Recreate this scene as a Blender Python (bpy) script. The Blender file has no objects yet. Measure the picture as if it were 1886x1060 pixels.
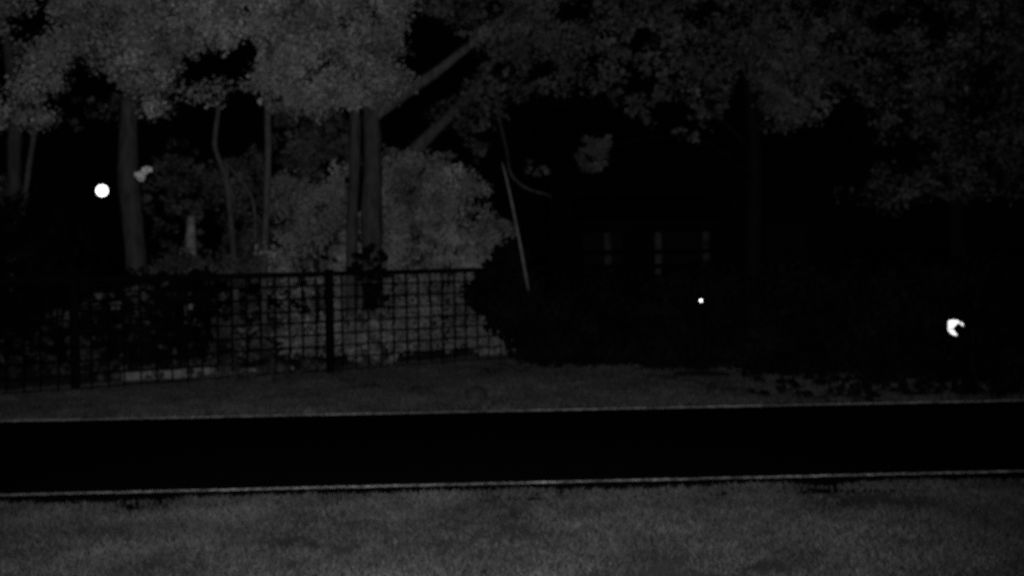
import bpy, math, random
import numpy as np
from mathutils import Matrix, Vector

random.seed(7)
rng = np.random.default_rng(11)
SC = bpy.context.scene
COL = SC.collection

# ---------------------------------------------------------------- camera
CAM_H = 1.70
F_PX, W_PX, H_PX = 2277.0, 1886.0, 1060.0
PITCH, ROLL = math.radians(1.79), math.radians(0.77)
cam_d = bpy.data.cameras.new('camera')
cam = bpy.data.objects.new('camera', cam_d)
COL.objects.link(cam)
RM = Matrix.Rotation(math.radians(90) - PITCH, 3, 'X') @ Matrix.Rotation(-ROLL, 3, 'Z')
cam.matrix_world = Matrix.Translation((0, 0, CAM_H)) @ RM.to_4x4()
cam_d.sensor_width = 36.0
cam_d.lens = 36.0 * F_PX / W_PX
cam_d.clip_end = 500
cam_d.dof.use_dof = True            # the small fixed lens is focused close: everything is a little soft
cam_d.dof.focus_distance = 1.8
cam_d.dof.aperture_fstop = cam_d.lens / 6.0
SC.camera = cam

# ---------------------------------------------------------------- night sky, faint moonlight, the camera's infrared lamp
world = bpy.data.worlds.new('World')
SC.world = world
world.use_nodes = True
wn = world.node_tree
wn.nodes.clear()
sky = wn.nodes.new('ShaderNodeTexSky'); sky.sky_type = 'NISHITA'; sky.sun_disc = False
sky.sun_elevation = math.radians(12); sky.sun_rotation = math.radians(200)
bw = wn.nodes.new('ShaderNodeRGBToBW')
bg = wn.nodes.new('ShaderNodeBackground'); bg.inputs['Strength'].default_value = 0.00006
wo = wn.nodes.new('ShaderNodeOutputWorld')
wn.links.new(sky.outputs[0], bw.inputs[0]); wn.links.new(bw.outputs[0], bg.inputs['Color']); wn.links.new(bg.outputs[0], wo.inputs['Surface'])

moon_d = bpy.data.lights.new('moonlight', 'SUN'); moon_d.energy = 0.0006; moon_d.angle = math.radians(0.5)
moon = bpy.data.objects.new('moonlight', moon_d); COL.objects.link(moon)
moon.rotation_euler = (math.radians(78), 0, math.radians(-20))

ir_d = bpy.data.lights.new('infrared_lamp', 'SPOT')
ir_d.energy = 5600
ir_d.spot_size = math.radians(75)
ir_d.spot_blend = 1.0
ir_d.shadow_soft_size = 0.03
ir = bpy.data.objects.new('infrared_lamp', ir_d); COL.objects.link(ir)
ir.location = (-0.10, 0.02, CAM_H + 0.05)

SC.view_settings.view_transform = 'Standard'
SC.view_settings.look = 'None'
SC.view_settings.exposure = 0
SC.view_settings.gamma = 1
SC.view_settings.use_curve_mapping = False
SC.render.engine = 'CYCLES'
SC.cycles.max_bounces = 4
SC.cycles.diffuse_bounces = 2
SC.cycles.filter_width = 2.0
SC.cycles.use_denoising = False
SC.cycles.sample_clamp_indirect = 0.05

# ---------------------------------------------------------------- helpers
def at(x, y, Y):
    """place seen towards (x, y) of the survey picture at ground distance Y metres"""
    v = RM @ Vector(((x - W_PX / 2) / F_PX, -(y - H_PX / 2) / F_PX, -1.0))
    k = Y / v.y
    return Vector((v.x * k, Y, CAM_H + v.z * k))

def aim(o, target):
    d = (Vector(target) - o.location).normalized()
    o.rotation_euler = d.to_track_quat('-Z', 'Y').to_euler()

aim(ir, at(790, 330, 20))

def mat(name, col, var=0.0, scale=8.0, rough=0.85, spec=0.1, bump=0.0, bscale=40.0, attr=False, stretch=(1, 1, 1)):
    m = bpy.data.materials.new(name); m.use_nodes = True
    nt = m.node_tree; b = nt.nodes['Principled BSDF']
    b.inputs['Roughness'].default_value = rough
    b.inputs['Specular IOR Level'].default_value = spec
    b.inputs['Base Color'].default_value = (col, col, col, 1)
    tc = nt.nodes.new('ShaderNodeTexCoord')
    mp = nt.nodes.new('ShaderNodeMapping'); mp.inputs['Scale'].default_value = stretch
    nt.links.new(tc.outputs['Object'], mp.inputs['Vector'])
    if var > 0:
        n = nt.nodes.new('ShaderNodeTexNoise'); n.inputs['Scale'].default_value = scale; n.inputs['Detail'].default_value = 5
        nt.links.new(mp.outputs[0], n.inputs['Vector'])
        r = nt.nodes.new('ShaderNodeMapRange')
        r.inputs['From Min'].default_value = 0.3; r.inputs['From Max'].default_value = 0.7
        r.inputs['To Min'].default_value = col * (1 - var); r.inputs['To Max'].default_value = col * (1 + var)
        nt.links.new(n.outputs['Fac'], r.inputs['Value'])
        out = r.outputs[0]
        if attr:
            a = nt.nodes.new('ShaderNodeAttribute'); a.attribute_name = 'tint'
            mu = nt.nodes.new('ShaderNodeMath'); mu.operation = 'MULTIPLY'
            nt.links.new(out, mu.inputs[0]); nt.links.new(a.outputs['Fac'], mu.inputs[1]); out = mu.outputs[0]
        nt.links.new(out, b.inputs['Base Color'])
    if bump > 0:
        n2 = nt.nodes.new('ShaderNodeTexNoise'); n2.inputs['Scale'].default_value = bscale; n2.inputs['Detail'].default_value = 6
        nt.links.new(mp.outputs[0], n2.inputs['Vector'])
        bp = nt.nodes.new('ShaderNodeBump'); bp.inputs['Strength'].default_value = bump; bp.inputs['Distance'].default_value = 0.02
        nt.links.new(n2.outputs['Fac'], bp.inputs['Height']); nt.links.new(bp.outputs[0], b.inputs['Normal'])
    return m

def glow_mat(name, strength):
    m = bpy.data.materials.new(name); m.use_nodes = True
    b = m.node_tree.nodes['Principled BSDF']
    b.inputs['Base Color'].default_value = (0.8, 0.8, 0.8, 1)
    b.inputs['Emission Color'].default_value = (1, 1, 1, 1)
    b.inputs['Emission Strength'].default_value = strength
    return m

M = dict(
    fresh_paint=mat('road_paint_far', 0.8, 0.5, 5, rough=0.9),
    soil=mat('soil', 0.030, 0.4, 3, bump=0.5),
    asphalt=mat('asphalt', 0.003, 0.3, 30, rough=0.95, spec=0.0, bump=0.15, bscale=200),
    paint=mat('road_paint', 0.42, 0.55, 7, rough=0.9, bump=0.3, bscale=90),
    grass=mat('grass_blade', 0.0235, 0.35, 2.2, attr=True),
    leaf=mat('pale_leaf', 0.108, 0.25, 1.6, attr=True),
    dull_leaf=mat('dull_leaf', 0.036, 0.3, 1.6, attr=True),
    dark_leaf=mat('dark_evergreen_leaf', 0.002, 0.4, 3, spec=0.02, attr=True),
    bark=mat('pale_bark', 0.024, 0.45, 16, bump=0.9, bscale=20, stretch=(1, 1, 0.25)),
    limb_bark=mat('grey_limb_bark', 0.037, 0.4, 14, bump=0.8, bscale=20, stretch=(1, 1, 0.4)),
    bare_wood=mat('bare_wood', 0.11, 0.4, 12, bump=0.6, bscale=20),
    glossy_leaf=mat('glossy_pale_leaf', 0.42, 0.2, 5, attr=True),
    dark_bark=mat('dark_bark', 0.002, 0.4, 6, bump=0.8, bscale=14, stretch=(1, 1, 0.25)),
    stem=mat('pale_stem', 0.06, 0.3, 10, bump=0.3),
    black=mat('black_painted_metal', 0.0015, 0.2, 20, rough=0.8, spec=0.005),
    wire=mat('black_wire', 0.0015, 0.2, 20, rough=0.8, spec=0.005),
    concrete=mat('pale_concrete', 0.07, 0.45, 9, bump=0.4),
    iron=mat('cast_iron', 0.012, 0.3, 30, spec=0.05, bump=0.3),
    stone=mat('dark_stone', 0.015, 0.4, 20, spec=0.05, bump=0.5),
    wall=mat('dark_siding', 0.002, 0.2, 2, spec=0.02),
    roof=mat('roof_shingle', 0.002, 0.3, 8, spec=0.02),
    white=mat('white_woodwork', 0.021, 0.8, 2.6),
    glass=mat('dark_glass', 0.003, 0.1, 2, rough=0.6, spec=0.02),
    globe=glow_mat('lit_globe', 3),
    small=glow_mat('glint_small_globe', 4), lens=glow_mat('glint_lens', 1.1),  # emission put in for the light two reflectors throw back
)

def worn_paint(m):
    nt = m.node_tree; b = nt.nodes['Principled BSDF']
    old = b.inputs['Base Color'].links[0].from_socket
    tc = [n for n in nt.nodes if n.type == 'TEX_COORD'][0]
    out = old
    for sc, lo, hi, a in ((22, .40, .60, .25), (1.1, .30, .55, .45)):
        n = nt.nodes.new('ShaderNodeTexNoise'); n.inputs['Scale'].default_value = sc; n.inputs['Detail'].default_value = 3
        nt.links.new(tc.outputs['Object'], n.inputs['Vector'])
        r = nt.nodes.new('ShaderNodeMapRange')
        for k, v in (('From Min', lo), ('From Max', hi), ('To Min', a), ('To Max', 1.0)): r.inputs[k].default_value = v
        nt.links.new(n.outputs['Fac'], r.inputs['Value'])
        mu = nt.nodes.new('ShaderNodeMath'); mu.operation = 'MULTIPLY'
        nt.links.new(out, mu.inputs[0]); nt.links.new(r.outputs[0], mu.inputs[1]); out = mu.outputs[0]
    nt.links.new(out, b.inputs['Base Color'])
worn_paint(M['paint']); worn_paint(M['fresh_paint'])

def tag(o, label=None, cat=None, group=None, kind=None):
    if label: o['label'] = label
    if cat: o['category'] = cat
    if group: o['group'] = group
    if kind: o['kind'] = kind
    return o

def empty(name, loc, label, cat, group=None):
    o = bpy.data.objects.new(name, None); COL.objects.link(o)
    o.location = loc; o.empty_display_size = 0.2
    return tag(o, label, cat, group)

def obj(name, verts, faces, material, parent=None, smooth=False, origin=None):
    org = Vector(origin) if origin is not None else (parent.location.copy() if parent and parent.parent is None else Vector((0, 0, 0)))
    me = bpy.data.meshes.new(name)
    me.from_pydata([tuple(Vector(v) - org) for v in verts], [], faces)
    me.materials.append(material)
    if smooth:
        me.polygons.foreach_set('use_smooth', [True] * len(me.polygons))
    me.update()
    o = bpy.data.objects.new(name, me); COL.objects.link(o)
    if parent:
        o.parent = parent
        p = Vector((0, 0, 0)); q = parent
        while q: p += q.location; q = q.parent
        o.location = org - p
    else:
        o.location = org
    return o

class MB:
    """collects simple shapes into one mesh"""
    def __init__(s): s.v = []; s.f = []
    def add(s, v, f):
        k = len(s.v); s.v += [Vector(q) for q in v]; s.f += [tuple(i + k for i in q) for q in f]
    def box(s, c, size, ax=Vector((1, 0, 0)), bev=0.0):
        ax = Vector((ax[0], ax[1], 0)).normalized(); ay = Vector((-ax.y, ax.x, 0)); az = Vector((0, 0, 1))
        hx, hy, hz = [q / 2 for q in size]; c = Vector(c)
        if bev <= 0:
            v = [c + ax * (i * hx) + ay * (j * hy) + az * (k * hz) for k in (-1, 1) for j in (-1, 1) for i in (-1, 1)]
            s.add(v, [(0, 2, 3, 1), (4, 5, 7, 6), (0, 1, 5, 4), (2, 6, 7, 3), (0, 4, 6, 2), (1, 3, 7, 5)])
        else:
            prof = [(-1, -hz), (-1, hz - bev), (0, hz)]
            v = []
            for inset, z in ((0, -hz), (0, hz - bev), (bev, hz)):
                v += [c + ax * (i * (hx - inset)) + ay * (j * (hy - inset)) + az * z for i, j in ((-1, -1), (1, -1), (1, 1), (-1, 1))]
            f = [(3, 2, 1, 0), (8, 9, 10, 11)]
            for r in (0, 4):
                for i in range(4): f.append((r + i, r + (i + 1) % 4, r + 4 + (i + 1) % 4, r + 4 + i))
            s.add(v, f)
    def tube(s, pts, rad, n=8, rough=0.0, cap=True):
        pts = [Vector(p) for p in pts]; k0 = len(s.v); m = len(pts)
        t0 = (pts[1] - pts[0]).normalized()
        side = t0.orthogonal().normalized()
        for i, p in enumerate(pts):
            t = (pts[min(i + 1, m - 1)] - pts[max(i - 1, 0)]).normalized()
            side = (side - t * side.dot(t)).normalized(); up = t.cross(side)
            for a in range(n):
                r = rad[i] * (1 + rough * (random.random() - 0.5))
                w = 2 * math.pi * a / n
                s.v.append(p + side * (r * math.cos(w)) + up * (r * math.sin(w)))
        for i in range(m - 1):
            for a in range(n):
                b = (a + 1) % n
                s.f.append((k0 + i * n + a, k0 + i * n + b, k0 + (i + 1) * n + b, k0 + (i + 1) * n + a))
        if cap:
            s.f.append(tuple(k0 + a for a in reversed(range(n)))); s.f.append(tuple(k0 + (m - 1) * n + a for a in range(n)))
    def ball(s, c, r, seg=20, rings=12, sq=(1, 1, 1)):
        c = Vector(c); v = [c + Vector((0, 0, r * sq[2]))]; f = []
        for i in range(1, rings):
            th = math.pi * i / rings
            for j in range(seg):
                ph = 2 * math.pi * j / seg
                v.append(c + Vector((r * sq[0] * math.sin(th) * math.cos(ph), r * sq[1] * math.sin(th) * math.sin(ph), r * sq[2] * math.cos(th))))
        v.append(c - Vector((0, 0, r * sq[2])))
        for j in range(seg):
            f.append((0, 1 + j, 1 + (j + 1) % seg))
            e = 1 + (rings - 2) * seg
            f.append((len(v) - 1, e + (j + 1) % seg, e + j))
        for i in range(rings - 2):
            for j in range(seg):
                a = 1 + i * seg; b = a + seg; k = (j + 1) % seg
                f.append((a + j, b + j, b + k, a + k))
        s.add(v, f)
    def lathe(s, c, prof, n=20):
        c = Vector(c); v = []; f = []
        for r, z in prof:
            v += [c + Vector((r * math.cos(2 * math.pi * a / n), r * math.sin(2 * math.pi * a / n), z)) for a in range(n)]
        for i in range(len(prof) - 1):
            for a in range(n):
                b = (a + 1) % n
                f.append((i * n + a, i * n + b, (i + 1) * n + b, (i + 1) * n + a))
        f.append(tuple(reversed(range(n)))); f.append(tuple((len(prof) - 1) * n + a for a in range(n)))
        s.add(v, f)
    def build(s, name, material, parent=None, smooth=False, origin=None):
        return obj(name, s.v, s.f, material, parent, smooth, origin)

def spline(pts, n):
    """Catmull-Rom through points (each a tuple of floats)"""
    P = np.array(pts, float); P = np.vstack([2 * P[0] - P[1], P, 2 * P[-1] - P[-2]])
    out = []
    segs = len(P) - 3
    for i in range(n):
        u = i / (n - 1) * segs; k = min(int(u), segs - 1); t = u - k
        a, b, c, d = P[k:k + 4]
        out.append(0.5 * ((2 * b) + (-a + c) * t + (2 * a - 5 * b + 4 * c - d) * t * t + (-a + 3 * b - 3 * c + d) * t ** 3))
    return out

def limb(mb, pts, n=14, sides=10, rough=0.16):
    """pts: (x, y, Y, diameter) surveyed along the limb, diameter in metres"""
    q = [(*at(x, y, Y), d / 2) for x, y, Y, d in pts]
    s = spline(q, n)
    mb.tube([p[:3] for p in s], [max(0.004, p[3]) for p in s], sides, rough)

def noise2(x, y, seed):
    """smooth value noise in numpy, -> 0..1"""
    r = np.random.default_rng(seed).random((64, 64))
    xi = np.floor(x).astype(int); yi = np.floor(y).astype(int)
    fx = x - xi; fy = y - yi
    fx = fx * fx * (3 - 2 * fx); fy = fy * fy * (3 - 2 * fy)
    g = lambda a, b: r[a % 64, b % 64]
    return (g(xi, yi) * (1 - fx) + g(xi + 1, yi) * fx) * (1 - fy) + (g(xi, yi + 1) * (1 - fx) + g(xi + 1, yi + 1) * fx) * fy

def tri_mesh(name, V, T, tint, material, parent=None, origin=(0, 0, 0)):
    """big triangle mesh from numpy arrays, one tint per triangle"""
    V = V - np.array(origin)
    me = bpy.data.meshes.new(name)
    me.vertices.add(len(V)); me.vertices.foreach_set('co', V.astype(np.float32).ravel())
    me.loops.add(T.size); me.loops.foreach_set('vertex_index', T.astype(np.int32).ravel())
    me.polygons.add(len(T)); me.polygons.foreach_set('loop_start', np.arange(0, T.size, 3, dtype=np.int32))
    me.update(calc_edges=True)
    a = me.attributes.new('tint', 'FLOAT', 'FACE'); a.data.foreach_set('value', tint.astype(np.float32))
    me.materials.append(material)
    o = bpy.data.objects.new(name, me); COL.objects.link(o)
    if parent:
        o.parent = parent
        o.location = Vector(origin) - parent.location
    else:
        o.location = Vector(origin)
    return o

def leaves(name, sprays, per, size, material, parent, jit=0.6, tint=(0.6, 1.35)):
    """sprays: list of (centre, radius); each spray is a tuft of folded leaves with a shared facing"""
    C = np.array([tuple(c) for c, r in sprays]); R = np.array([r for c, r in sprays])
    k = len(C)
    idx = np.repeat(np.arange(k), per); n = len(idx)
    d = rng.normal(size=(n, 3)); d /= np.linalg.norm(d, axis=1)[:, None]
    pos = C[idx] + d * (R[idx] * rng.random(n) ** 0.45)[:, None] * np.array([1, 1, 0.8])
    nrm_c = rng.normal(size=(k, 3)); nrm_c[:, 2] += 0.5
    nrm_c /= np.linalg.norm(nrm_c, axis=1)[:, None]
    nrm = nrm_c[idx] + rng.normal(size=(n, 3)) * jit
    nrm /= np.linalg.norm(nrm, axis=1)[:, None]
    u = np.cross(nrm, rng.normal(size=(n, 3))); u /= np.linalg.norm(u, axis=1)[:, None]
    w = np.cross(nrm, u)
    L = size * rng.uniform(0.5, 1.5, n)[:, None]; Wd = L * rng.uniform(0.28, 0.4, n)[:, None]
    fold = nrm * (L * rng.uniform(0.05, 0.2, n)[:, None])
    V = np.stack([pos - u * L * 0.5, pos + w * Wd - u * L * 0.08 + fold, pos + u * L * 0.5 - fold * 0.6, pos - w * Wd - u * L * 0.08 + fold], 1).reshape(-1, 3)
    b = np.arange(n)[:, None] * 4
    T = np.stack([b + np.array([0, 1, 2]), b + np.array([0, 2, 3])], 1).reshape(-1, 3)
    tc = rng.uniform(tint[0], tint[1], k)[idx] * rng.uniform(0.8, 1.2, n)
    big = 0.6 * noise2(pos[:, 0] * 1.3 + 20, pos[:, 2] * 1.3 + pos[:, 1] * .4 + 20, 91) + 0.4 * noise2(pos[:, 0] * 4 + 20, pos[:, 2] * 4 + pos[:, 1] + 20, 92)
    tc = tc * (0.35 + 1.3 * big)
    return tri_mesh(name, V, T, np.repeat(tc, 2), material, parent, tuple(parent.location) if parent else (0, 0, 0))

def inside(poly, x, y):
    c = False; j = len(poly) - 1
    for i in range(len(poly)):
        xi, yi = poly[i]; xj, yj = poly[j]
        if (yi > y) != (yj > y) and x < (xj - xi) * (y - yi) / (yj - yi) + xi: c = not c
        j = i
    return c

def fill(poly, Y0, Y1, n, rad, holes=(), patch=0.0, pscale=60.0, seed=1):
    """sprays spread through a crown whose outline was surveyed as poly; holes are gaps (x, y, rx, ry)"""
    xs = [p[0] for p in poly]; ys = [p[1] for p in poly]; out = []; tries = 0
    while len(out) < n and tries < n * 40:
        tries += 1
        x = random.uniform(min(xs), max(xs)); y = random.uniform(min(ys), max(ys))
        if not inside(poly, x, y): continue
        if any(((x - hx) / rx) ** 2 + ((y - hy) / ry) ** 2 < 1 for hx, hy, rx, ry in holes): continue
        if patch > 0:
            q = float(noise2(np.array([x / pscale + 9.3]), np.array([y / pscale + 5.1]), seed)[0])
            if q < patch and random.random() < 0.93: continue
        x += random.gauss(0, 9); y += random.gauss(0, 9)
        if any(((x - hx) / rx) ** 2 + ((y - hy) / ry) ** 2 < 1 for hx, hy, rx, ry in holes): continue
        r = rad * random.uniform(0.6, 1.35)
        out.append((at(x, y, random.uniform(Y0, Y1)), r))
    return out

# ---------------------------------------------------------------- ground, road, markings
def sheet(name, y0, y1, z, material, x0=-60, x1=60, slope=0.053, nx=60):
    v = []; f = []
    for i in range(nx + 1):
        x = x0 + (x1 - x0) * i / nx
        v += [(x, y0 + slope * x, z), (x, y1 + slope * x, z)]
    for i in range(nx): f.append((2 * i, 2 * i + 2, 2 * i + 3, 2 * i + 1))
    return obj(name, v, f, material)

g = obj('ground', [(-200, -60, 0), (200, -60, 0), (200, 340, 0), (-200, 340, 0)], [(0, 1, 2, 3)], M['soil'])
tag(g, 'dark soil under the grass verges', kind='structure')
NEAR, FAR = 8.92, 12.98
road = sheet('road', NEAR - 0.62, FAR + 0.16, 0.004, M['asphalt'])
tag(road, 'black asphalt lane between two grass verges', kind='structure')
mk = sheet('edge_line', NEAR - 0.035, NEAR + 0.045, 0.008, M['paint'])
tag(mk, 'worn white painted line along the near edge of the road', kind='structure')
mk2 = sheet('edge_line', FAR - 0.10, FAR + 0.04, 0.008, M['fresh_paint'])
tag(mk2, 'worn white painted line along the far edge of the road', kind='structure')

def grass(name, n, xr, yf0, yf1, h, w, label, rag, seed, xfun=None):
    x = rng.uniform(xr[0], xr[1], n); t = rng.random(n)
    y0 = yf0(x); y1 = yf1(x)
    y = y0 + t * (y1 - y0)
    e1 = y1 - y - rag * (1.6 * noise2(x * 2.3, y * 0 + 3.3, seed) ** 2 + 0.5 * noise2(x * 9, y * 9, seed + 1))
    e0 = y - y0 - rag * (1.2 * noise2(x * 2.1, y * 0 + 8.3, seed + 2) ** 2 + 0.5 * noise2(x * 9, y * 9, seed + 3))
    cl = 0.5 * noise2(x * 1.6, y * 1.1, seed + 4) + 0.3 * noise2(x * 5, y * 4, seed + 5) + 0.2 * noise2(x * 16, y * 12, seed + 6)
    keep = (e1 > 0) & (e0 > 0) & (rng.random(n) < np.clip((cl - 0.26) * 6, 0.12, 1))
    x, y, cl = x[keep], y[keep], cl[keep]; n = len(x)
    hh = h * rng.uniform(0.5, 1.25, n) * (0.55 + 0.9 * cl)
    ang = rng.uniform(0, 2 * np.pi, n); lean = rng.uniform(0.2, 1.6, n) * hh
    lx, ly = np.cos(ang) * lean, np.sin(ang) * lean
    a2 = rng.uniform(0, 2 * np.pi, n); wx, wy = np.cos(a2) * w * 0.5, np.sin(a2) * w * 0.5
    z = np.zeros(n)
    P = [np.stack([x - wx, y - wy, z], 1), np.stack([x + wx, y + wy, z], 1),
         np.stack([x + lx * .4 + wx * .8, y + ly * .4 + wy * .8, hh * .6], 1), np.stack([x + lx * .4 - wx * .8, y + ly * .4 - wy * .8, hh * .6], 1),
         np.stack([x + lx, y + ly, hh * .95], 1)]
    V = np.stack(P, 1).reshape(-1, 3); b = np.arange(n)[:, None] * 5
    T = np.stack([b + np.array([0, 1, 2]), b + np.array([0, 2, 3]), b + np.array([3, 2, 4])], 1).reshape(-1, 3)
    tint = np.repeat((0.35 + 1.3 * cl) * rng.uniform(0.6, 1.4, n), 3)
    o = tri_mesh(name, V, T, tint, M['grass'])
    return tag(o, label, 'grass', kind='stuff')

grass('grass', 190000, (-4.6, 4.6), lambda x: 3.6 + 0 * x, lambda x: NEAR - 0.21 + 0.053 * x, 0.034, 0.009,
      'mown grass of the near verge filling the foot of the picture', 0.14, 21)
grass('grass', 190000, (-9, 9.5), lambda x: FAR + 0.03 + 0.053 * x, lambda x: np.clip(19.8 + 0.70 * x, 14.0, 20.6), 0.06, 0.013,
      'rougher grass of the far verge between road and wire fence', 0.06, 41)

# ---------------------------------------------------------------- wire fence
F0 = Vector((-5.40, 15.2, 0)); BAY = Vector((2.855, 1.95, 0)); FD = BAY.normalized(); FH = 1.43
fence = empty('wire_fence', F0, 'black wire mesh fence with top rail and square posts along the far verge', 'fence')
posts = [-1, 0, 1, 2, 3]
for k in posts:
    p = F0 + BAY * k
    mb = MB(); mb.box(p + Vector((0, 0, 0.72)), (0.085, 0.085, 1.44), FD, 0.01)
    po = mb.build('post', M['black'], fence, origin=p)
    mb = MB(); mb.box(p + Vector((0, 0, 1.448)), (0.10, 0.10, 0.02), FD, 0.008)
    mb.build('post_cap', M['black'], po, origin=p)
BL = BAY.length
vw_mesh = hw_mesh = None
for k in posts[:-1]:
    a = F0 + BAY * k; mid = a + BAY * 0.5
    mb = MB(); mb.box(mid + Vector((0, 0, FH - 0.032)), (BL - 0.09, 0.05, 0.064), FD, 0.006)
    mb.build('top_rail', M['black'], fence, origin=mid)
    for r in range(8):
        z = 0.06 + r * 0.168
        if hw_mesh is None:
            mb = MB(); s = FD * (BL * 0.5 - 0.044); mb.tube([mid - s + Vector((0, 0, z)), mid + s + Vector((0, 0, z))], [0.0105] * 2, 6)
            o = mb.build('horizontal_wire', M['wire'], fence, origin=mid + Vector((0, 0, z))); hw_mesh = o
        else:
            o = hw_mesh.copy(); COL.objects.link(o); o.parent = fence; o.location = mid + Vector((0, 0, z + random.uniform(-.006, .006))) - fence.location
    nv = 17
    for i in range(1, nv):
        p = a + BAY * (i / nv)
        if vw_mesh is None:
            mb = MB(); mb.tube([p + Vector((0, 0, 0.03)), p + Vector((0, 0, FH - 0.066))], [0.0105] * 2, 6)
            o = mb.build('vertical_wire', M['wire'], fence, origin=p); vw_mesh = o
        else:
            o = vw_mesh.copy(); COL.objects.link(o); o.parent = fence; o.location = p - fence.location + FD * random.uniform(-.008, .008)

# low concrete edging just behind the fence
e0, e1 = at(222, 702, 16.58), at(540, 682, 17.7)
e0.z = e1.z = 0
ed = empty('garden_edging', e0, 'low pale concrete edging blocks lying just behind the fence at left', 'edging')
dv = (e1 - e0); ln = dv.length; dn = dv.normalized()
for i in range(6):
    L = ln / 6
    c = e0 + dn * (L * (i + 0.5)) + Vector((0, random.uniform(-.03, .03), (.05, .055, .06, .05, .02, .015)[i]))
    mb = MB(); mb.box(c, (L - 0.008, 0.12, 0.13 + random.uniform(-.012, .012)), dn, 0.012)
    mb.build('block', M['concrete'], ed, origin=c)

# ---------------------------------------------------------------- trees and shrubs
def tree(name, base, label, cat='tree', group=None):
    return empty(name, base, label, cat, group)

def foot(x, Y):
    p = at(x, 500, Y); p.z = 0
    return p

TREES = 'trees behind the fence'
# twin-stemmed tree with the bright crown
t = tree('broadleaf_tree', foot(680, 19.0), 'twin stemmed tree with pale leafy crown rising behind the middle of the fence', 'tree', TREES)
mb = MB()
limb(mb, [(690, 695, 19.0, .40), (688, 560, 19.0, .34), (684, 400, 19.0, .30), (686, 280, 19.0, .275), (683, 190, 19.0, .26), (672, 60, 18.8, .19), (640, -120, 18.5, .1)], 34, 14, .24)
mb.build('trunk', M['bark'], t, True)
mb = MB()
limb(mb, [(664, 690, 18.9, .22), (648, 560, 18.9, .19), (648, 420, 18.9, .17), (653, 300, 18.9, .16), (652, 195, 18.9, .165), (620, 60, 18.6, .11), (560, -80, 18.4, .06)], 30, 12, .24)
mb.build('trunk', M['bark'], t, True)
mb = MB()
limb(mb, [(690, 215, 19.0, .17), (740, 176, 19.2, .19), (800, 135, 19.5, .17), (870, 80, 19.8, .13), (950, 10, 20.2, .09), (1010, -80, 20.5, .05)], 16, 10)
mb.build('limb', M['limb_bark'], t, True)
A = [(425, -160), (800, -160), (755, 20), (735, 80), (748, 150), (715, 195), (640, 190), (560, 205), (500, 185), (460, 150), (470, 110), (420, 50)]
sp = fill(A, 16.8, 20.4, 760, .22, [(455, 98, 25, 36), (590, 125, 14, 12), (690, 30, 14, 16), (735, 115, 12, 18)], .2, 30, 2)
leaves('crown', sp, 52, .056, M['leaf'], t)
sp = fill([(672, 458), (704, 455), (700, 560), (682, 580), (676, 520), (655, 480)], 18.6, 18.8, 46, .07)
leaves('leafage', sp, 26, .07, M['dark_leaf'], t)  # black leaf sprays over the lower part of the thicker stem

# tree with the thick grey trunk beside the lit globe
t = tree('broadleaf_tree', foot(250, 19.2), 'tree with thick smooth grey trunk just right of the round lamp', 'tree', TREES)
mb = MB()
limb(mb, [(262, 690, 19.2, .38), (254, 560, 19.2, .35), (250, 470, 19.2, .335), (242, 390, 19.2, .34), (236, 320, 19.2, .33), (236, 230, 19.2, .28), (242, 160, 19.1, .24), (258, 40, 18.8, .17), (290, -110, 18.5, .09)], 24, 12, 0.10)
mb.build('trunk', M['bark'], t, True)
mb = MB(); limb(mb, [(240, 175, 19.1, .15), (200, 110, 18.8, .1), (150, 30, 18.4, .06), (120, -60, 18.2, .03)], 10, 8); mb.build('limb', M['limb_bark'], t, True)
mb = MB(); limb(mb, [(245, 140, 19.1, .15), (310, 90, 18.6, .1), (370, 40, 18.2, .07), (420, -60, 18, .03)], 10, 8); mb.build('limb', M['limb_bark'], t, True)
A = [(140, -160), (445, -160), (435, 95), (330, 108), (300, 140), (330, 150), (430, 155), (440, 165), (400, 185), (340, 178), (290, 200), (272, 215), (262, 165), (170, 130), (130, 60)]
sp = fill(A, 17.0, 20.6, 640, .21, [(150, 25, 20, 14), (220, 70, 12, 10), (382, 124, 68, 30), (170, 162, 52, 32)], .25, 45, 3)
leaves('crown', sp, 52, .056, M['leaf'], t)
sp = fill([(90, 150), (240, 140), (300, 190), (260, 230), (180, 225), (100, 225)], 20.5, 21.5, 55, .10, [(165, 160, 42, 22)], .38, 26, 33)
leaves('foliage', sp, 18, .06, M['dull_leaf'], t)
sp = [(at(x, y, 18.9), r) for x, y, r in ((257, 322, .06), (271, 313, .065), (265, 318, .055), (261, 327, .045))]
leaves('leaf_tuft', sp, 60, .06, M['glossy_leaf'], t, jit=.4, tint=(1, 1.2))

# far left tree
t = tree('broadleaf_tree', foot(26, 20.5), 'tree at the far left edge with pale leaves hanging over its trunk', 'tree', TREES)
mb = MB(); limb(mb, [(22, 670, 20.5, .27), (24, 420, 20.5, .24), (26, 290, 20.5, .24), (27, 200, 20.4, .22), (10, 60, 20, .14), (-20, -80, 19.5, .06)], 18, 10)
mb.build('trunk', M['bark'], t, True)
mb = MB(); limb(mb, [(40, 400, 20.4, .12), (56, 290, 20.4, .1), (66, 230, 20.3, .09), (90, 120, 20, .06), (110, 10, 19.6, .03)], 12, 8)
mb.build('limb', M['limb_bark'], t, True)
A = [(-200, -160), (165, -160), (160, 90), (120, 130), (85, 165), (90, 215), (20, 222), (-60, 240), (-200, 200)]
sp = fill(A, 17.5, 20.8, 560, .22, [(30, 85, 14, 10), (45, 45, 22, 14), (20, 160, 9, 9)], .25, 50, 5)
leaves('crown', sp, 52, .056, M['leaf'], t)
sp = fill([(-60, 310), (35, 330), (40, 350), (20, 375), (-60, 385)], 20.6, 21.6, 50, .12, (), .3, 30, 6)
leaves('foliage', sp, 16, .085, M['dull_leaf'], t)

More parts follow.
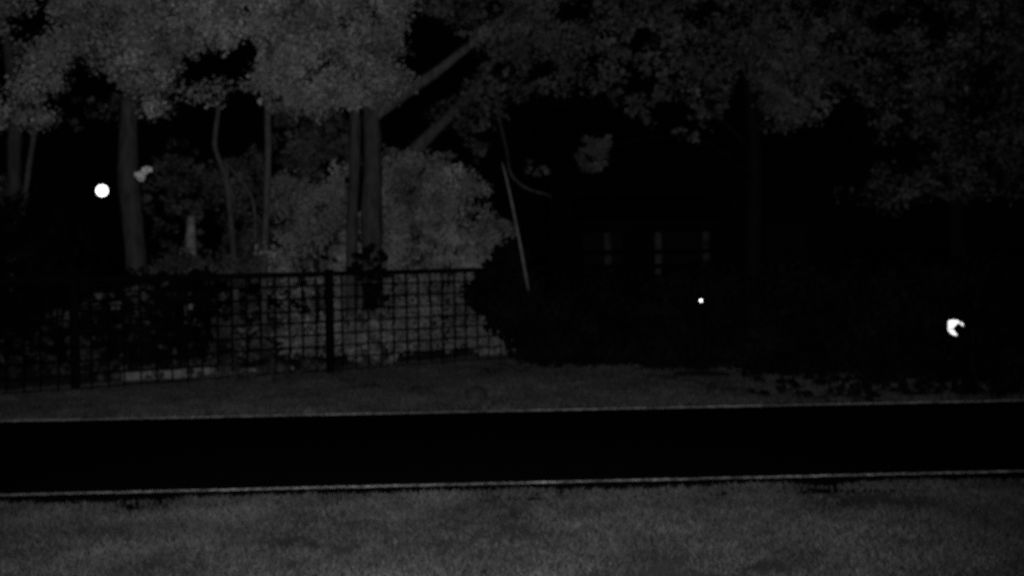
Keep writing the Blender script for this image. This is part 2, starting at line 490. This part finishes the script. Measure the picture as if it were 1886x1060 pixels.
# slender straight tree
t = tree('slender_tree', foot(490, 19.6), 'slender straight pale trunk left of the twin stemmed tree', 'tree', TREES)
mb = MB(); limb(mb, [(484, 690, 19.6, .15), (486, 520, 19.6, .13), (490, 400, 19.6, .115), (494, 280, 19.6, .11), (493, 180, 19.6, .105), (500, 60, 19.4, .08), (512, -90, 19.2, .04)], 18, 8)
mb.build('trunk', M['limb_bark'], t, True)
sp = fill([(460, -160), (560, -160), (540, 60), (530, 165), (508, 205), (485, 180), (470, 60)], 19.2, 20.2, 120, .17)
leaves('crown', sp, 22, .085, M['leaf'], t)

# small crooked tree
t = tree('crooked_tree', foot(425, 20.6), 'thin crooked tree with bent stems between the grey trunk and the slender trunk', 'tree', TREES)
mb = MB(); limb(mb, [(440, 690, 20.6, .13), (432, 500, 20.6, .11), (424, 390, 20.6, .10), (416, 330, 20.6, .09), (400, 285, 20.6, .085), (395, 262, 20.6, .085), (402, 205, 20.6, .075), (404, 175, 20.5, .04), (398, 152, 20.4, .015)], 22, 8)
mb.build('trunk', M['limb_bark'], t, True)
mb = MB(); limb(mb, [(470, 470, 20.6, .06), (468, 380, 20.5, .06), (450, 340, 20.5, .075), (432, 318, 20.5, .06), (414, 298, 20.5, .04)], 12, 8)
mb.build('limb', M['limb_bark'], t, True)
mb = MB(); limb(mb, [(424, 395, 20.6, .05), (432, 380, 20.5, .05), (421, 330, 20.4, .045), (414, 290, 20.4, .03)], 10, 7)
mb.build('limb', M['limb_bark'], t, True)
A = [(285, 285), (340, 268), (365, 300), (400, 330), (400, 380), (380, 390), (330, 380), (300, 350)]
sp = fill(A, 21, 22.5, 60, .11, (), .45, 22, 8) + fill([(425, 300), (490, 280), (495, 495), (420, 500), (400, 450), (450, 420)], 20.5, 22, 110, .13, (), .45, 30, 9)
sp += fill([(275, 300), (330, 275), (400, 300), (480, 290), (490, 500), (285, 505)], 21.5, 23.5, 170, .12, [(385, 420, 18, 40), (330, 430, 12, 30), (470, 400, 10, 22)], .36, 24, 29)
sp += fill([(500, 215), (560, 195), (650, 205), (645, 330), (560, 330), (505, 320)], 21, 23, 170, .13, (), .34, 24, 19)
sp += fill([(285, 490), (340, 470), (420, 478), (480, 470), (480, 505), (285, 508)], 20.0, 21, 60, .13, (), .2, 30, 9)
leaves('crown', sp, 15, .085, M['dull_leaf'], t, tint=(.3, 1.2))

# broken pale stub
t = tree('dead_trunk', foot(352, 21.0), 'short pale broken trunk standing between the grey trunk and the crooked tree', 'dead tree')
mb = MB(); limb(mb, [(350, 690, 21, .22), (351, 540, 21, .2), (352, 470, 21, .18), (351, 430, 21, .17), (353, 398, 21, .13)], 14, 9, .2)
mb.build('trunk', M['bare_wood'], t, True)

# leaning tree right of the twin trunks
t = tree('leaning_tree', foot(700, 22.5), 'leaning tree with thick limb slanting up to the right behind the bright shrub', 'tree', TREES)
mb = MB(); limb(mb, [(650, 640, 22.5, .36), (690, 400, 22.5, .32), (742, 305, 22.5, .29), (770, 270, 22.5, .27), (805, 236, 22.6, .21), (850, 190, 22.8, .16), (905, 120, 23, .11), (960, 20, 23.2, .07)], 22, 11)
mb.build('trunk', M['limb_bark'], t, True)
A = [(760, -160), (1080, -160), (1090, 90), (1050, 170), (990, 172), (930, 190), (905, 225), (860, 240), (810, 250), (800, 215), (840, 180), (900, 140), (905, 90), (850, 35), (770, 25)]
sp = fill(A, 21.5, 24.5, 620, .2, [(1060, 20, 40, 22), (1010, 125, 26, 16), (930, 170, 8, 8)], .33, 34, 12)
sp += fill([(850, 60), (900, 20), (960, -40), (1010, -60), (1000, 40), (930, 80), (880, 110)], 18.6, 19.6, 60, .13, (), .3, 24, 37) + fill([(860, 150), (900, 110), (960, 20), (990, 30), (940, 150), (880, 200)], 21.4, 22.3, 45, .13, (), .2, 24, 39)
sp += fill([(850, 262), (890, 262), (885, 280), (855, 282)], 22, 22.4, 9, .1) + fill([(975, 300), (1000, 305), (1000, 322), (980, 325)], 22, 22.4, 7, .09)
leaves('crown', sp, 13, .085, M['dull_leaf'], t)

# right hand crowns
t = tree('broadleaf_tree', foot(1385, 24.0), 'large dim tree right of centre whose crown hangs over the dark house', 'tree', TREES)
mb = MB(); limb(mb, [(1382, 640, 24, .4), (1388, 450, 24, .34), (1390, 300, 24, .3), (1380, 150, 23.6, .24), (1360, 20, 23, .16), (1340, -110, 22.6, .08)], 18, 11)
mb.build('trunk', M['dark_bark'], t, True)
mb = MB(); limb(mb, [(1386, 240, 24, .16), (1430, 160, 23, .11), (1490, 60, 22, .07), (1530, -40, 21.5, .03)], 10, 8); mb.build('limb', M['dark_bark'], t, True)
mb = MB(); limb(mb, [(1388, 280, 24, .15), (1300, 190, 23.2, .1), (1220, 90, 22.6, .07), (1160, 0, 22, .03)], 10, 8); mb.build('limb', M['dark_bark'], t, True)
A = [(1080, -160), (1570, -160), (1560, 130), (1510, 210), (1490, 238), (1430, 248), (1405, 190), (1350, 145), (1250, 160), (1150, 170), (1080, 150)]
sp = fill(A, 19.5, 23.5, 900, .2, [(1375, 165, 28, 30), (1130, 60, 22, 14), (1290, 30, 20, 16)], .34, 38, 14)
sp += fill([(1360, 60), (1540, 60), (1530, 180), (1480, 225), (1420, 200), (1390, 130)], 19, 20.5, 130, .18, (), .3, 34, 15)
sp += fill([(1090, 165), (1340, 165), (1310, 270), (1230, 240), (1150, 215)], 21, 23, 50, .12, (), .5, 26, 16)
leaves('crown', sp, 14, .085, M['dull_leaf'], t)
mb = MB(); limb(mb, [(1389, 330, 24, .1), (1300, 262, 22.5, .06), (1200, 255, 21, .04), (1090, 282, 20.2, .02), (1000, 312, 21.5, .01)], 14, 7); mb.build('limb', M['dark_bark'], t, True)
sp = fill([(1064, 285), (1085, 266), (1118, 266), (1120, 294), (1095, 298), (1078, 312), (1068, 305)], 20.0, 20.4, 26, .085)
leaves('foliage', sp, 24, .08, M['dull_leaf'], t, tint=(.55, .85))

t = tree('broadleaf_tree', foot(1760, 22.0), 'darkest crown at the far right hanging low over the hedge', 'tree', TREES)
mb = MB(); limb(mb, [(1770, 660, 22, .36), (1764, 450, 22, .3), (1758, 300, 22, .27), (1770, 140, 21.6, .2), (1800, -60, 21, .1)], 16, 11)
mb.build('trunk', M['dark_bark'], t, True)
mb = MB(); limb(mb, [(1760, 320, 22, .13), (1700, 240, 21.4, .1), (1640, 130, 21, .07), (1600, 20, 20.6, .03)], 10, 8); mb.build('limb', M['dark_bark'], t, True)
A = [(1560, -160), (2080, -160), (2080, 320), (1880, 350), (1790, 362), (1740, 350), (1690, 370), (1640, 392), (1585, 375), (1560, 355), (1610, 330), (1625, 260), (1600, 180), (1555, 130)]
sp = fill(A, 19, 22.5, 1000, .2, [(1680, 270, 28, 26), (1720, 40, 26, 40), (1800, 200, 22, 30)], .36, 40, 17)
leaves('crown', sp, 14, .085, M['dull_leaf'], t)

# shrubs behind the fence
def shrub(x, Y, label, sprays, per, material, size=.085, cat='shrub', group=None, stems=3, h=1.6, tint=(.6, 1.35)):
    f = foot(x, Y)
    s = empty('shrub', f, label, cat, group)
    mb = MB()
    for i in range(stems):
        a = 2 * math.pi * i / stems + random.random(); r = random.uniform(.2, .5) * h
        mb.tube([f + Vector((.05 * math.cos(a), .05 * math.sin(a), 0)), f + Vector((r * .4 * math.cos(a), r * .25 * math.sin(a), h * .5)),
                 f + Vector((r * math.cos(a), r * .5 * math.sin(a), h))], [.025, .018, .006], 6)
    mb.build('stem', M['dark_bark'], s, True)
    leaves('foliage', sprays, per, size, material, s, tint=tint)
    return s

J = [(700, 300), (722, 280), (780, 288), (835, 312), (880, 334), (908, 345), (908, 385), (935, 425), (915, 470), (890, 500), (868, 530), (878, 590), (940, 600), (968, 640), (962, 668), (700, 684), (690, 620), (700, 520)]
sp = fill(J, 20.1, 22.4, 800, .2, [(900, 374, 14, 12)])
sp += fill([(890, 600), (940, 598), (968, 636), (962, 666), (880, 670)], 19.6, 20.2, 50, .13)
shrub(810, 21.0, 'large bright leafy shrub behind the right end of the wire fence', sp, 48, M['leaf'], size=.056, stems=7, h=2.6, group='shrubs behind the fence')
K = [(500, 440), (505, 340), (540, 322), (590, 340), (640, 320), (652, 400), (690, 470), (690, 600), (650, 684), (520, 694), (500, 600)]
sp = fill(K, 19.4, 20.8, 330, .17, [(600, 400, 10, 14), (525, 410, 10, 10)], .36, 30, 18)
sp += fill([(510, 360), (640, 350), (650, 680), (515, 685)], 21, 22, 110, .15, (), .15, 30, 38)
sp += fill([(640, 585), (700, 575), (722, 600), (722, 690), (640, 692)], 18.2, 18.7, 46, .11, (), .3, 26, 28)
shrub(585, 20.0, 'patchy tall shrub with dark gaps just left of the twin stems', sp, 42, M['leaf'], size=.057, h=2.4, group='shrubs behind the fence')
K = [(385, 505), (500, 505), (500, 690), (440, 694), (390, 690), (370, 640), (395, 600)]
sp = fill(K, 18.6, 20.2, 95, .14, (), .38, 26, 20)
shrub(445, 19.4, 'thin low shrub seen through the wires under the slender trunk', sp, 15, M['dull_leaf'], h=1.2, group='shrubs behind the fence')
sp = fill([(140, 540), (380, 515), (380, 640), (330, 670), (200, 680), (130, 640)], 17.35, 17.6, 40, .05, (), .3, 22, 35)
shrub(240, 17.5, 'faint straggly shrub with few leaves in front of the low black evergreen', sp, 12, M['dull_leaf'], size=.05, h=1.0, tint=(.2, .7), group='shrubs behind the fence')
# dark evergreens
DG = 'black evergreen shrubs along the verge'
K = [(235, 512), (375, 515), (378, 640), (330, 668), (200, 676), (130, 640), (150, 560)]
sp = fill(K, 17.6, 18.6, 230, .13, (), .25, 30, 36) + [(at(x, y, 17.7), .14) for x in range(215, 380, 14) for y in (524, 546)]
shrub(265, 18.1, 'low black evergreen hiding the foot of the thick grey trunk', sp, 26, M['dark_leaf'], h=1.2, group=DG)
K = [(876, 530), (918, 474), (944, 455), (965, 470), (985, 560), (1030, 600), (1040, 672), (985, 672), (960, 640), (938, 618), (906, 575), (880, 560)]
sp = fill([p for p in K], 17.6, 18.4, 420, .12)
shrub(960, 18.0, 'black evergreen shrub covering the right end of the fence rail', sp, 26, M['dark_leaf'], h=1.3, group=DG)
K = [(-90, 330), (20, 400), (60, 350), (120, 385), (158, 430), (165, 560), (150, 650), (-90, 680)]
sp = fill(K, 19.0, 20.0, 420, .18)
shrub(40, 19.6, 'tall black evergreen hiding the foot of the far left tree', sp, 26, M['dark_leaf'], size=.1, h=2.2, group=DG)
for i, (x0, x1, top, Y, lab) in enumerate([
        (1000, 1200, 515, 17.7, 'black evergreen shrub in front of the porch, next right of the fence end'),
        (1180, 1400, 500, 17.1, 'black evergreen shrub behind the small stake reflector'),
        (1380, 1640, 500, 16.1, 'black evergreen shrub between the house and the cut round reflector'),
        (1610, 1960, 480, 14.9, 'black evergreen shrub behind the cut round reflector at far right')]):
    base = 458 + 1.7 * 2277 / Y
    A = [(x0, base), (x0 + 10, top + 50), (x0 + 50, top + 5), ((x0 + x1) / 2, top), (x1 - 40, top + 10), (x1, top + 60), (x1, base)]
    sp = fill(A, Y - .4, Y + .6, 360, .2)
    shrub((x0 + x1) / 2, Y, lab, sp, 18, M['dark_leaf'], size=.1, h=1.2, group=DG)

sp = []  # black leaves added to fade the far verge into darkness
for i in range(330):
    x = 1380 + 570 * random.random() ** .6; p = at(x, 500, random.uniform(13.45, 16)); p.z = random.uniform(.02, .07)
    sp.append((p, random.uniform(.03, .08)))
u = leaves('fade_leaves', sp, 20, .07, M['dark_leaf'], None)
tag(u, 'black ivy added to darken the far verge under the cut round reflector', 'leafage', kind='stuff')

# leaning bare sapling
t = tree('bare_sapling', at(975, 668, 17.9), 'thin pale leaning stem rising from the black shrub beside the fence end', 'sapling')
t.location.z = 0
mb = MB(); limb(mb, [(996, 672, 18.7, .05), (978, 560, 18.4, .045), (971, 522, 17.5, .044), (958, 450, 17.4, .044), (943, 375, 17.4, .04), (931, 322, 17.4, .032), (924, 298, 17.4, .01)], 22, 8, .08)
mb.build('trunk', M['stem'], t, True)
t = tree('drooping_branch', at(925, 235, 20.5), 'thin grey branch curving down to the right beside the leaning pale stem', 'branch')
t.location = at(905, 170, 20.5)
mb = MB(); limb(mb, [(908, 150, 22, .06), (922, 230, 21.5, .06), (934, 280, 21, .06), (940, 318, 20.5, .055), (962, 342, 20.5, .05), (990, 354, 20.5, .045), (1008, 358, 20.4, .035), (1016, 364, 20.4, .015)], 22, 8, .12)
mb.build('stem', M['bark'], t, True)

# undergrowth behind the fence at left
sp = fill([(-80, 640), (150, 625), (250, 680), (480, 650), (640, 660), (640, 694), (450, 700), (200, 712), (-80, 722)], 17.0, 17.8, 190, .09, (), .25, 30, 25)
sp += fill([(50, 640), (80, 590), (200, 540), (290, 520), (300, 540), (220, 560), (100, 610)], 17.0, 17.4, 26, .05)
sp += fill([(190, 690), (560, 668), (560, 700), (190, 722)], 16.0, 16.5, 60, .05)
u = leaves('undergrowth', sp, 18, .07, M['dull_leaf'], None, tint=(.2, .95))
tag(u, 'scattered leafy ground cover along the back of the fence', 'undergrowth', kind='stuff')

# ---------------------------------------------------------------- dark house with pale porch posts
HY = 28.0
hb = foot(1210, HY)
house = empty('house', hb, 'unlit house behind the shrubs with three pale porch posts showing', 'house')
x0, x1 = at(1020, 450, HY).x, at(1560, 450, HY + 2).x
mb = MB(); mb.box(((x0 + x1) / 2, HY + 4.6, 1.7), (x1 - x0, 5, 3.4)); mb.build('wall', M['wall'], house)
mb = MB(); zc = 3.4; y0, y1 = HY + 1.7, HY + 7.5; xc0, xc1 = x0 - .4, x1 + .4
mb.add([(xc0, y0, zc), (xc1, y0, zc), (xc1, y1, zc), (xc0, y1, zc), (xc0, (y0 + y1) / 2, zc + 2.0), (xc1, (y0 + y1) / 2, zc + 2.0)],
       [(3, 2, 1, 0), (0, 1, 5, 4), (2, 3, 4, 5), (0, 4, 3), (1, 2, 5)])
rf = mb.build('roof', M['roof'], house)
mb = MB(); mb.box((x0 + 1.4, HY + 5.2, 5.4), (.6, .6, 1.4)); mb.build('chimney', M['wall'], rf)
pw = at(1345, 450, HY).x; px0 = at(1075, 450, HY).x
mb = MB(); mb.box(((pw + px0) / 2, HY + 1.0, .10), (pw - px0, 2.1, .2)); mb.build('porch_floor', M['wall'], house)
mb = MB(); mb.box(((pw + px0) / 2, HY, 2.14), (pw - px0, .16, .2)); mb.build('porch_beam', M['wall'], house)
mb = MB()
mb.add([(px0 - .2, HY - .25, 2.26), (pw + .2, HY - .25, 2.26), (pw + .2, HY + 2.09, 2.9), (px0 - .2, HY + 2.09, 2.9),
        (px0 - .2, HY - .25, 2.32), (pw + .2, HY - .25, 2.32), (pw + .2, HY + 2.09, 2.96), (px0 - .2, HY + 2.09, 2.96)],
       [(0, 3, 2, 1), (4, 5, 6, 7), (0, 1, 5, 4), (2, 3, 7, 6), (0, 4, 7, 3), (1, 2, 6, 5)])
mb.build('porch_roof', M['roof'], house)
for px in (1119, 1212, 1300):
    p = at(px, 465, HY); mb = MB(); mb.box((p.x, HY, 1.12), (.155, .155, 1.835))
    mb.build('porch_post', M['white'], house)
mb = MB(); mb.box(((pw + px0) / 2, HY - .105, 1.60), (pw - px0, .05, .10)); mb.build('handrail', M['black'], house)
wy = HY + 2.1
for wx in (1110, 1260, 1450):
    cx = at(wx, 450, wy).x
    mb = MB()
    for dx in (-.52, .52): mb.box((cx + dx, wy - .02, 1.55), (.08, .06, 1.36))
    for dz in (.83, 2.27): mb.box((cx, wy - .02, dz), (1.12, .07, .08))
    mb.box((cx, wy - .02, 1.55), (.96, .05, .05))
    fr = mb.build('window', M['wall'], house)
    for dz in (1.20, 1.90):
        mb = MB(); mb.box((cx, wy - .012, dz), (.96, .015, .64)); mb.build('pane', M['glass'], fr)
cx = at(1185, 450, wy).x
mb = MB(); mb.box((cx, wy - .02, 1.2), (.9, .05, 2.0)); dr = mb.build('door', M['wall'], house)
mb = MB(); mb.ball((cx + .36, wy - .07, 1.15), .035, 10, 8); mb.build('handle', M['iron'], dr)

# ---------------------------------------------------------------- globe lamp and glowing reflectors
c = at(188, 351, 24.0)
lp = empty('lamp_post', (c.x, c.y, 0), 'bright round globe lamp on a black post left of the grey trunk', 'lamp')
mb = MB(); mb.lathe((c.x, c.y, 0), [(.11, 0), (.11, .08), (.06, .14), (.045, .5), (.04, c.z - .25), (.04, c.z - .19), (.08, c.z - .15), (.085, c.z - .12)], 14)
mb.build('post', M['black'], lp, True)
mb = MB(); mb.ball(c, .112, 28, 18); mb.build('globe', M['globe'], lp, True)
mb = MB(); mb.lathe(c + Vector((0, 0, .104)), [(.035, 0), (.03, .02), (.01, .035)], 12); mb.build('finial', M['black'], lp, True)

c = at(1291, 553, 15.9)  # small reflector on a stake; its glint is added as emission
lp = empty('stake_reflector', (c.x, c.y, 0), 'tiny stake reflector with added glow below the porch posts in front of black shrubs', 'lamp')
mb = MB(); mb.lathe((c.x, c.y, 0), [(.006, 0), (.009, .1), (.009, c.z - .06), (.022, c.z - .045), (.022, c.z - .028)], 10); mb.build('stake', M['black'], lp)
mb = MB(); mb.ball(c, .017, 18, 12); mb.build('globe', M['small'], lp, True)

c = at(1762, 603.5, 13.75)  # crescent reflector; its glint is put in as an emitting lens
lp = empty('round_reflector', (c.x, c.y + .05, 0), 'round reflector given a glow, cut to a crescent by an added dark guard at far right', 'lamp')
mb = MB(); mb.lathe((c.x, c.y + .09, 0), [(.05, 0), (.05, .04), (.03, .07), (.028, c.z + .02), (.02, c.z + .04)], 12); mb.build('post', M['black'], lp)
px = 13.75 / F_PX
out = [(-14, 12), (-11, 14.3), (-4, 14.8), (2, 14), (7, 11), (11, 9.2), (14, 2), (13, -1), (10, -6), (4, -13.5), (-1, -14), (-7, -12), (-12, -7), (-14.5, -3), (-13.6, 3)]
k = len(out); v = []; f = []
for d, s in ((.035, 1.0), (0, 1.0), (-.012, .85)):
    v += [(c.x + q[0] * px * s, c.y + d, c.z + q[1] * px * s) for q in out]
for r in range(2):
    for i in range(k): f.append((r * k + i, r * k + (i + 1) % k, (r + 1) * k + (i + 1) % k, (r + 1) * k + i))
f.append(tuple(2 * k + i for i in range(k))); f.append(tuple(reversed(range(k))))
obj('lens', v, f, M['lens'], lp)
gd = [(-7.2, .6), (0.6, 9.0), (5.2, 8.2), (6.5, 5.6), (10.5, 4.4), (15, 2.2), (18, -2), (15, -11), (7, -16.5), (0.4, -13.4), (-4.8, -5.8), (-6.8, -2.8)]  # dark plate added to cut the glow into a crescent
k = len(gd); v = []; f = []
for d in (-.014, -.022):
    v += [(c.x + q[0] * px, c.y + d, c.z + q[1] * px) for q in gd]
for i in range(k): f.append((i, (i + 1) % k, k + (i + 1) % k, k + i))
f.append(tuple(k + i for i in range(k))); f.append(tuple(reversed(range(k))))
obj('mask', v, f, M['black'], lp)
mb = MB(); mb.box((c.x - 11 * px, c.y - .018, c.z - 1.6 * px), (8 * px, .006, 2.2 * px)); mb.build('mask_rib', M['black'], lp); mb = MB(); mb.box((c.x + 5.2 * px, c.y - .018, c.z + 9.5 * px), (1.8 * px, .006, 8 * px)); mb.build('mask_rib', M['black'], lp)
mb = MB(); mb.box((c.x + 15 * px, c.y + .03, c.z - 4 * px), (.03, .10, .05)); mb.build('bracket', M['black'], lp)

# ---------------------------------------------------------------- small things on the far verge
c = at(1292, 690, 16.1); c.z = 0
mb = MB(); mb.lathe(c, [(.37, 0), (.37, .045), (.355, .055), (.33, .055), (.325, .048), (.20, .048), (.195, .055), (.05, .055)], 28)
o = mb.build('manhole_cover', M['iron'], None, False, origin=c)
tag(o, 'dark flat round cover lying in the far grass under the house', 'manhole cover')
c = at(877, 738, 13.9); c.z = 0
mb = MB(); mb.ball(c + Vector((0, 0, .075)), .12, 12, 8, (1.0, .7, .75))
for q in mb.v: q += Vector((random.uniform(-.008, .008), random.uniform(-.008, .008), random.uniform(-.008, .008)))
o = mb.build('stone', M['stone'], None, True, origin=c)
tag(o, 'small dark stone in the far grass close to the road edge', 'stone')
